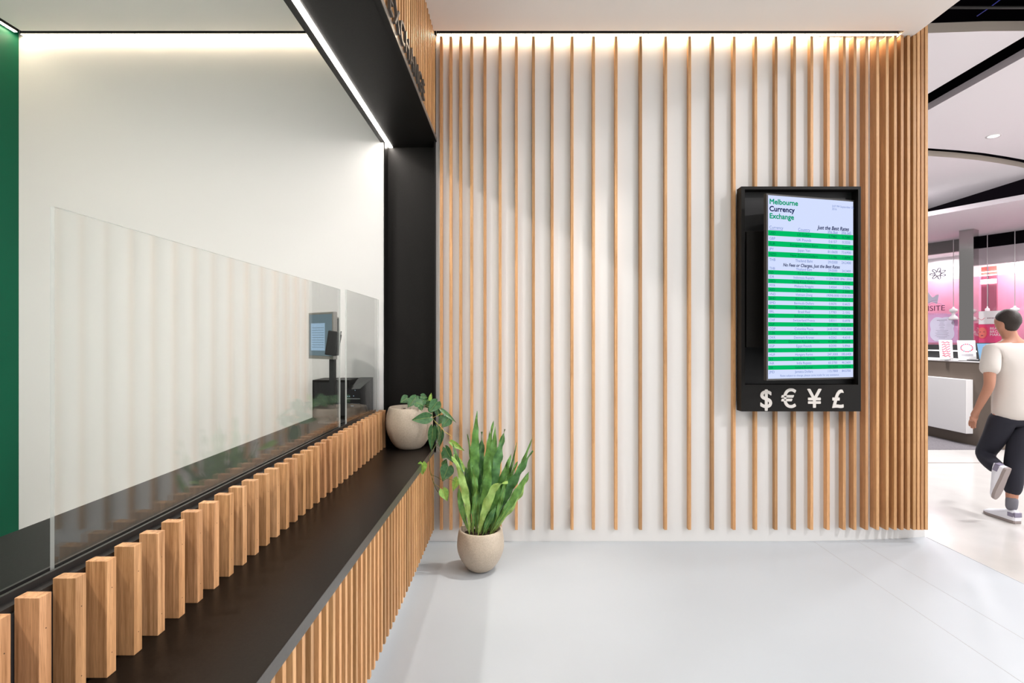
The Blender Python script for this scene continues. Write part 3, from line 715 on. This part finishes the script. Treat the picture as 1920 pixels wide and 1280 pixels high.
# flower emblem
fl = empty('flower_emblem', wm @ Vector((ws(1759), .01, wz(1759, 512))), 'grey petal flower emblem high on the shop window', 'emblem')
for k in range(7):
    a = math.radians(90+k*360/7-12); c = Vector((ws(1759), 0, wz(1759, 513)))
    b = MB(); pts = []
    for j in range(25):
        q = j/24*2*math.pi; r = .085+.045*math.cos(q); wdt = .022*math.sin(q)
        pts.append(wm @ Vector((c.x+(r*math.cos(a)-wdt*math.sin(a))*1.25, .012, c.z+r*math.sin(a)+wdt*math.cos(a))))
    b.tube(pts, .011, M['ltext'], 6, cap=False); local(fl, b.build('petal'))
# lobed price board
bd = empty('price_board', wm @ Vector((ws(1760), .02, 1.5)), 'lilac scalloped price board on the mauve part of the shop window', 'sign')
b = MB(); wbox(b, 1725, 1796.5, wz(1760, 642), wz(1760, 589), .006, .010, M['mauve']); local(bd, b.build('backing'))
b = MB(); cx, cz = ws(1767), wz(1767, 617); N_ = 96; ring = []
for k in range(N_):
    q = 2*math.pi*k/N_; r = 1+.10*math.cos(4*q)*-1+.05*abs(math.sin(4*q))
    ring.append((cx+.245*r*math.cos(q), cz+.285*r*math.sin(q)))
vs = [wm @ Vector((x, .02, z)) for x, z in ring]+[wm @ Vector((x, .012, z)) for x, z in ring]
b.faces(vs, [tuple(range(N_)), tuple(range(2*N_-1, N_-1, -1))]+[(i, (i+1) % N_, N_+(i+1) % N_, N_+i) for i in range(N_)], M['lilac']); local(bd, b.build('board'))
b = MB()
for k in range(15):
    wd = (.10, .05, .035, .05, .06, .035, .05, .04, .12, .09, .13, .11, .14, .10, .06)[k]; z = cz+.20-k*.029
    b.box((cx-wd, .0205, z), (cx+wd, .0215, z+(.010 if k == 0 else .005)), M['ltext'], wm)
local(bd, b.build('print'))
# advertising poster with a woman's portrait
po = empty('beauty_poster', wm @ Vector((ws(1850), .25, 1.4)), 'hot pink beauty poster with portrait and white header behind the laptop', 'poster')
b = MB(); wbox(b, 1838, 1902, wz(1850, 646), wz(1850, 606), .22, .25, M['hotpink']); local(po, b.build('board'))
b = MB(); wbox(b, 1837, 1893, wz(1850, 608), wz(1850, 584), .24, .262, M['white'])
for k in range(11):
    x = 1863+k*2.9; z = wz(1850, 598)
    b.box((ws(x), .262, z), (ws(x+1.6), .264, z+.02), M['purple'], wm)
b.tube([wm @ Vector((ws(1841+k*1.2), .264, wz(1850, 598-2*math.sin(k*.5)))) for k in range(16)], .004, M['red'], 5)
local(po, b.build('header'))
b = MB(); c = (ws(1853), wz(1850, 624))
def disc(b, cx_, cz_, rx, rz, n, m, seg=28):
    vs = [wm @ Vector((cx_+rx*math.cos(2*math.pi*k/seg), n, cz_+rz*math.sin(2*math.pi*k/seg))) for k in range(seg)]
    vb = [wm @ Vector((cx_+rx*math.cos(2*math.pi*k/seg), n-.003, cz_+rz*math.sin(2*math.pi*k/seg))) for k in range(seg)]
    b.faces(vs+vb, [tuple(range(seg)), tuple(range(2*seg-1, seg-1, -1))]+[(i, (i+1) % seg, seg+(i+1) % seg, seg+i) for i in range(seg)], m)
disc(b, c[0], c[1]+.02, .105, .150, .254, M['red']); disc(b, c[0], c[1], .078, .115, .258, M['salmon'])
for sx_ in (-.03, .032): disc(b, c[0]+sx_, c[1]+.02, .014, .006, .261, M['purple'], 12)
disc(b, c[0], c[1]-.055, .022, .009, .261, M['purple'], 14); local(po, b.build('portrait'))
b = MB(); wtext(b, 'BEAUTY,', 1867, 618, .072, M['white'], .252); wtext(b, 'BROWS &', 1867, 624, .072, M['white'], .252); wtext(b, 'MAKE-UP', 1867, 629.5, .072, M['white'], .252); local(po, b.build('lettering'))
# pendants
for px_, lab in ((1788, 'white turned pendant lamp over the left shop window'), (1903, 'white turned pendant lamp right of the walking person'), (1851.5, 'narrow white pendant lamp beside the rose cabinet')):
    sc_ = .55 if px_ == 1851.5 else 1
    t_ = wt(px_); c = wm @ Vector((ws(px_+7), .16, wz(px_, 600)))
    pl = empty('pendant_lamp', c, lab, 'lamp', 'white pendant lamps')
    b = MB(); b.tube([c+Vector((0, 0, .28)), c+Vector((0, 0, 3.72-c.z-.002))], .007, M['white'], 8); local(pl, b.build('cord'))
    b = MB(); s_ = .95
    b.lathe([(.0, .285), (.018*sc_, .285), (.024*sc_, .255), (.070*sc_, .235), (.075*sc_, .19), (.045*sc_, .165), (.028*sc_, .14), (.034*sc_, .10), (.075*sc_, .065), (.092*sc_, .015), (.080*sc_, .0), (0, .01)], M['shopwhite'], 28, c); local(pl, b.build('shade'))
# column
cp = [(9.03, 10.85), (9.16, 10.66), (9.37, 10.78), (9.24, 10.97)]
b = MB(); b.prism(cp, 0, 3.719, M['mirror']); tag(b.build('column'), 'polished square column reaching the mall ceiling beside the shop', 'column')

# ------------------------------------------------------------ kiosk
ki = empty('kiosk_counter', (6.9, 8, 0), 'brown kiosk counter with a white front panel in the mall', 'counter')
b = MB(); b.box((6.50, 7.29, .004), (7.25, 9.5, 1.18), M['brown']); local(ki, b.build('body'))
b = MB(); b.box((6.40, 7.57, .168), (6.499, 9.5, .934), M['white'], bev=.004); o = local(ki, b.build('panel')); o['label'] = 'projecting white panel'
b = MB(); b.box((6.49, 7.28, 1.1805), (7.26, 9.51, 1.198), M['white']); local(ki, b.build('top'))
b = MB(); b.box((7.20, 7.6, 1.20), (7.24, 9.5, 1.42), M['dark']); b.tube([(7.19, 7.6, 1.32), (7.19, 9.5, 1.32)], .012, M['white'], 8); tag(b.build('display_shelf'), 'low dark shelf with a white rail along the kiosk counter', 'shelf')
def card(px_, py0, py1, w_, Y, lab, deco):
    Xc = (px_-966)*Y/F; zb = 1.1985; h = (py1-py0)*Y/F
    e = empty('card_stand', (Xc, Y, zb), lab, 'sign', 'card stands on the kiosk')
    mt_ = Matrix.Translation((Xc, Y, zb+.003)) @ Matrix.Rotation(-.35, 4, 'Z') @ Matrix.Rotation(-.16, 4, 'X')
    b = MB(); b.box((-w_/2, -.003, .003), (w_/2, .003, h), M['white'], mt_); b.box((-w_/2+.02, .0, .005), (w_/2-.02, .06, .012), M['grey'], mt_); local(e, b.build('card'))
    b = MB()
    if deco:
        for k in range(18):
            a = k/18*6.283; b.box((.07*math.cos(a)-.008, -.005, h*.62+.055*math.sin(a)-.006), (.07*math.cos(a)+.010, -.0032, h*.62+.055*math.sin(a)+.008), M['red'] if k % 3 else M['ltext'], mt_)
        for k in range(3): b.box((-.07, -.005, h*.3-k*.012), (.07, -.0032, h*.3-k*.012+.004), M['ltext'], mt_)
    else:
        for k in range(7):
            b.tube([mt_ @ Vector((-.05+.1*j/9, -.005, .06+k*.034+.010*math.sin(j*1.3+k))) for j in range(10)], .0055, M['red'], 5)
    local(e, b.build('print'))
card(1775, 637, 674.5, .165, 8.0, 'white card stand with pink script leaning at the counter edge', False)
card(1814, 638, 676, .215, 7.75, 'white card stand with red floral wreath beside the laptop', True)
la = empty('laptop', (6.6, 7.6, 1.2), 'laptop with a pale blue screen on the kiosk counter', 'laptop')
mt_ = Matrix.Translation((6.535, 7.50, 1.199)) @ Matrix.Rotation(-.1, 4, 'Z')
b = MB(); b.box((-.02, -.01, 0), (.34, .22, .016), M['dark'], mt_); local(la, b.build('base'))
m2 = mt_ @ Matrix.Rotation(-.22, 4, 'X') @ Matrix.Translation((0, 0, .014))
b = MB(); b.box((-.02, -.012, 0), (.34, -.004, .25), M['dark'], m2); b.box((-.008, -.0135, .012), (.328, -.0122, .238), M['laptop'], m2); local(la, b.build('lid'))

# ------------------------------------------------------------ person walking away
def skin(name, verts, edges, m, root=0, sub=2, parent=None, label=None):
    me = bpy.data.meshes.new(name); me.from_pydata([v[0] for v in verts], edges, []); me.update()
    o = bpy.data.objects.new(name, me); COL.objects.link(o)
    sm = o.modifiers.new('skin', 'SKIN'); sm.use_smooth_shade = True
    for i, v in enumerate(verts):
        sv = me.skin_vertices[0].data[i]; sv.radius = v[1] if isinstance(v[1], tuple) else (v[1], v[1]); sv.use_root = (i == root)
    ss = o.modifiers.new('sub', 'SUBSURF'); ss.levels = sub; ss.render_levels = sub
    me.materials.append(m)
    # bake the modifiers so that the object is a plain mesh
    dg = bpy.context.evaluated_depsgraph_get(); dg.update(); nm = bpy.data.meshes.new_from_object(o.evaluated_get(dg)); nm.name = name
    if not nm.materials: nm.materials.append(m)
    o.modifiers.clear(); o.data = nm
    for p in nm.polygons: p.use_smooth = True
    if parent: o.parent = parent
    return o
cx, cy = 4.185, 4.47
def C(x, y, z): return (cx+x, cy+y, z)
# joints: person's left is image left (walking away along +Y)
pel = C(0, 0, .95)
V_ = [(pel, (.105, .075)), (C(0, 0, 1.08), (.13, .095)), (C(0, .01, 1.25), (.145, .10)), (C(0, .015, 1.40), (.15, .09)), (C(-.005, .02, 1.50), (.055, .055)), (C(-.02, .035, 1.56), (.052, .055)),
      (C(-.018, .055, 1.63), (.064, .084)), (C(-.018, .05, 1.69), (.064, .080)), (C(-.025, .045, 1.735), (.045, .055)),
      # left arm
      (C(-.175, .01, 1.415), .056), (C(-.235, -.03, 1.27), .047), (C(-.262, -.06, 1.12), .040), (C(-.26, .01, 1.00), .034), (C(-.255, .07, .90), .026), (C(-.255, .09, .86), (.034, .020)), (C(-.25, .11, .82), (.034, .016)),
      # right arm
      (C(.175, .01, 1.415), .056), (C(.225, .03, 1.27), .047), (C(.245, .03, 1.13), .040), (C(.24, .10, 1.00), .034), (C(.235, .16, .90), .026), (C(.235, .18, .86), (.034, .020)), (C(.23, .20, .82), (.034, .016)),
      # left leg (swinging, heel up behind)
      (C(-.095, .02, .84), .074), (C(-.10, .08, .66), .072), (C(-.13, .15, .50), .055), (C(-.17, .02, .46), .055), (C(-.215, -.12, .425), .036),
      # right leg (planted)
      (C(.085, -.01, .84), .074), (C(.02, -.03, .66), .070), (C(-.03, -.03, .48), .055), (C(-.06, -.05, .32), .053), (C(-.085, -.06, .12), .036),
      # nose, ears
      (C(-.03, .150, 1.625), .012), (C(-.100, .045, 1.635), (.010, .020)), (C(.050, .045, 1.635), (.010, .020))]
E_ = [(0,1),(1,2),(2,3),(3,4),(4,5),(5,6),(6,7),(7,8),(3,9),(9,10),(10,11),(11,12),(12,13),(13,14),(14,15),(3,16),(16,17),(17,18),(18,19),(19,20),(20,21),(21,22),
      (0,23),(23,24),(24,25),(25,26),(26,27),(0,28),(28,29),(29,30),(30,31),(31,32),(6,33),(6,34),(6,35)]
# fingers and thumbs
def fingers(base_i, sgn, wy):
    bp = Vector(V_[base_i][0])
    for k in range(4):
        off = Vector((sgn*.006, (k-1.5)*.019, -.02)); a = len(V_)
        ln = (.055, .066, .062, .048)[k]
        V_.append((tuple(bp+off), .0095)); V_.append((tuple(bp+off+Vector((-sgn*.002, .008, -ln*.55))), .0085)); V_.append((tuple(bp+off+Vector((-sgn*.014, .018, -ln))), .0070))
        E_.extend([(base_i, a), (a, a+1), (a+1, a+2)])
    a = len(V_); p0 = Vector(V_[base_i-1][0])
    V_.append((tuple(p0+Vector((-sgn*.01, .034, -.01))), .010)); V_.append((tuple(p0+Vector((-sgn*.014, .052, -.042))), .0085))
    E_.extend([(base_i-1, a), (a, a+1)])
fingers(15, -1, 0); fingers(22, 1, 0)
per = skin('person', V_, E_, M['skin'], 0, 2)
tag(per, 'person walking away in white t-shirt, dark trousers and white sneakers', 'person')
# clothes
T_ = [(C(0, 0, .80), (.178, .135)), (C(0, 0, .93), (.178, .132)), (C(0, .0, 1.12), (.162, .115)), (C(0, .01, 1.26), (.172, .118)), (C(0, .015, 1.39), (.165, .105)), (C(-.005, .02, 1.475), (.078, .070)),
      (C(-.175, .01, 1.408), (.080, .076)), (C(-.222, -.02, 1.31), (.076, .072)), (C(-.248, -.04, 1.20), (.080, .074)),
      (C(.175, .01, 1.408), (.080, .076)), (C(.215, .025, 1.31), (.076, .072)), (C(.24, .03, 1.20), (.080, .074))]
o = skin('t_shirt', T_, [(0,1),(1,2),(2,3),(3,4),(4,5),(4,6),(6,7),(7,8),(4,9),(9,10),(10,11)], M['tee'], 0, 2, per)
R_ = [(C(0, 0, .90), (.118, .092)), (C(-.088, .02, .82), (.108, .106)), (C(-.10, .07, .67), .090), (C(-.13, .15, .50), .076), (C(-.17, .02, .46), .068), (C(-.21, -.09, .432), .058),
      (C(.080, -.01, .82), (.108, .106)), (C(.02, -.03, .66), .092), (C(-.03, -.035, .48), .078), (C(-.058, -.05, .33), .072), (C(-.075, -.06, .20), .062)]
skin('trousers', R_, [(0,1),(1,2),(2,3),(3,4),(4,5),(0,6),(6,7),(7,8),(8,9),(9,10)], M['trouser'], 0, 2, per)
skin('sock', [(C(-.077, -.06, .215), .049), (C(-.083, -.065, .15), .044), (C(-.087, -.06, .085), .043)], [(0,1),(1,2)], M['sock'], 0, 2, per)
skin('sock', [(C(-.205, -.085, .435), .048), (C(-.218, -.13, .422), .043)], [(0,1)], M['sock'], 0, 2, per)
b = MB(); hk = b.mi(M['hair']); hr = []; hc = Vector(C(-.018, .045, 1.664))
for i in range(15):
    th = math.pi*i/14*.80; row = []
    for j in range(28):
        ph = 2*math.pi*j/28; f = (math.sin(ph)+1)/2        # f=1 towards the face
        t2 = th*(1-.45*f**2)
        nap = .93 if i > 10 else 1
        row.append(b.bm.verts.new(hc+Vector((.077*math.sin(t2)*math.cos(ph)*nap, .099*math.sin(t2)*math.sin(ph)*nap-.006, .098*math.cos(t2)*(1 if t2 < 1.57 else 1.15)+.0))))
    hr.append(row)
for r0, r1 in zip(hr, hr[1:]):
    for j in range(28):
        f = b.bm.faces.new((r0[j], r0[(j+1) % 28], r1[(j+1) % 28], r1[j])); f.material_index = hk; f.smooth = True
bmesh.ops.remove_doubles(b.bm, verts=b.bm.verts, dist=.0005)
b.build('hair', per)
b = MB()
for sx_ in (-.052, .0): b.lathe([(0, -.009), (.008, -.004), (.009, .0), (.008, .004), (0, .009)], M['white'], 12, (cx+sx_-.0, cy+.132, 1.655))
o = b.build('eyes', per)
def shoe(mt_, name='shoe'):
    # x across, y forward (toe), z up; sections heel -> toe
    secs = [(-.075, .026, .080), (-.066, .034, .106), (-.03, .038, .104), (.02, .037, .094), (.07, .042, .078), (.13, .046, .060), (.17, .042, .050), (.20, .028, .033), (.213, .008, .024)]
    b = MB(); rows = []
    for y, hw, h in secs:
        rows.append([b.bm.verts.new(mt_ @ Vector((hw*math.cos(a)*(1 if math.sin(a) >= 0 else 1), y, .020+max(0, math.sin(a))**.8*(h-.020)))) for a in [math.pi*k/12 for k in range(13)]])
    k = b.mi(M['shoe'])
    for r0, r1 in zip(rows, rows[1:]):
        for i in range(12):
            f = b.bm.faces.new((r0[i], r0[i+1], r1[i+1], r1[i])); f.material_index = k; f.smooth = True
    for r in (rows[0], rows[-1]): f = b.bm.faces.new(r); f.material_index = k
    o = b.build(name, per)
    b = MB(); pts = [(-hw*1.04, y) for y, hw, h in secs]+[(hw*1.04, y) for y, hw, h in secs[::-1]]
    n = len(pts); vs = [mt_ @ Vector((x, y, 0)) for x, y in pts]+[mt_ @ Vector((x, y, .022)) for x, y in pts]
    b.faces(vs, [tuple(range(n)), tuple(range(2*n-1, n-1, -1))]+[(i, (i+1) % n, n+(i+1) % n, n+i) for i in range(n)], M['sole']); b.build('sole', o)
    b = MB(); b.box((-.031, -.0785, .05), (.031, -.062, .088), M['ltext'], mt_, .003); b.box((-.0375, -.066, .050), (-.0345, -.02, .084), M['ltext'], mt_); b.build('heel_tab', o)
    b = MB()
    for q in range(5): b.tube([mt_ @ Vector((.024*math.cos(a), .05+q*.018, .060-q*.003+.010*math.sin(a))) for a in [math.pi*j/6 for j in range(7)]], .0022, M['white'], 5)
    b.build('laces', o)
shoe(Matrix.Translation(C(-.090, -.048, .0015)) @ Matrix.Rotation(.06, 4, 'Z'))
shoe(Matrix.Translation(C(-.225, -.165, .395)) @ Matrix.Rotation(.35, 4, 'Z') @ Matrix.Rotation(-1.25, 4, 'X'))
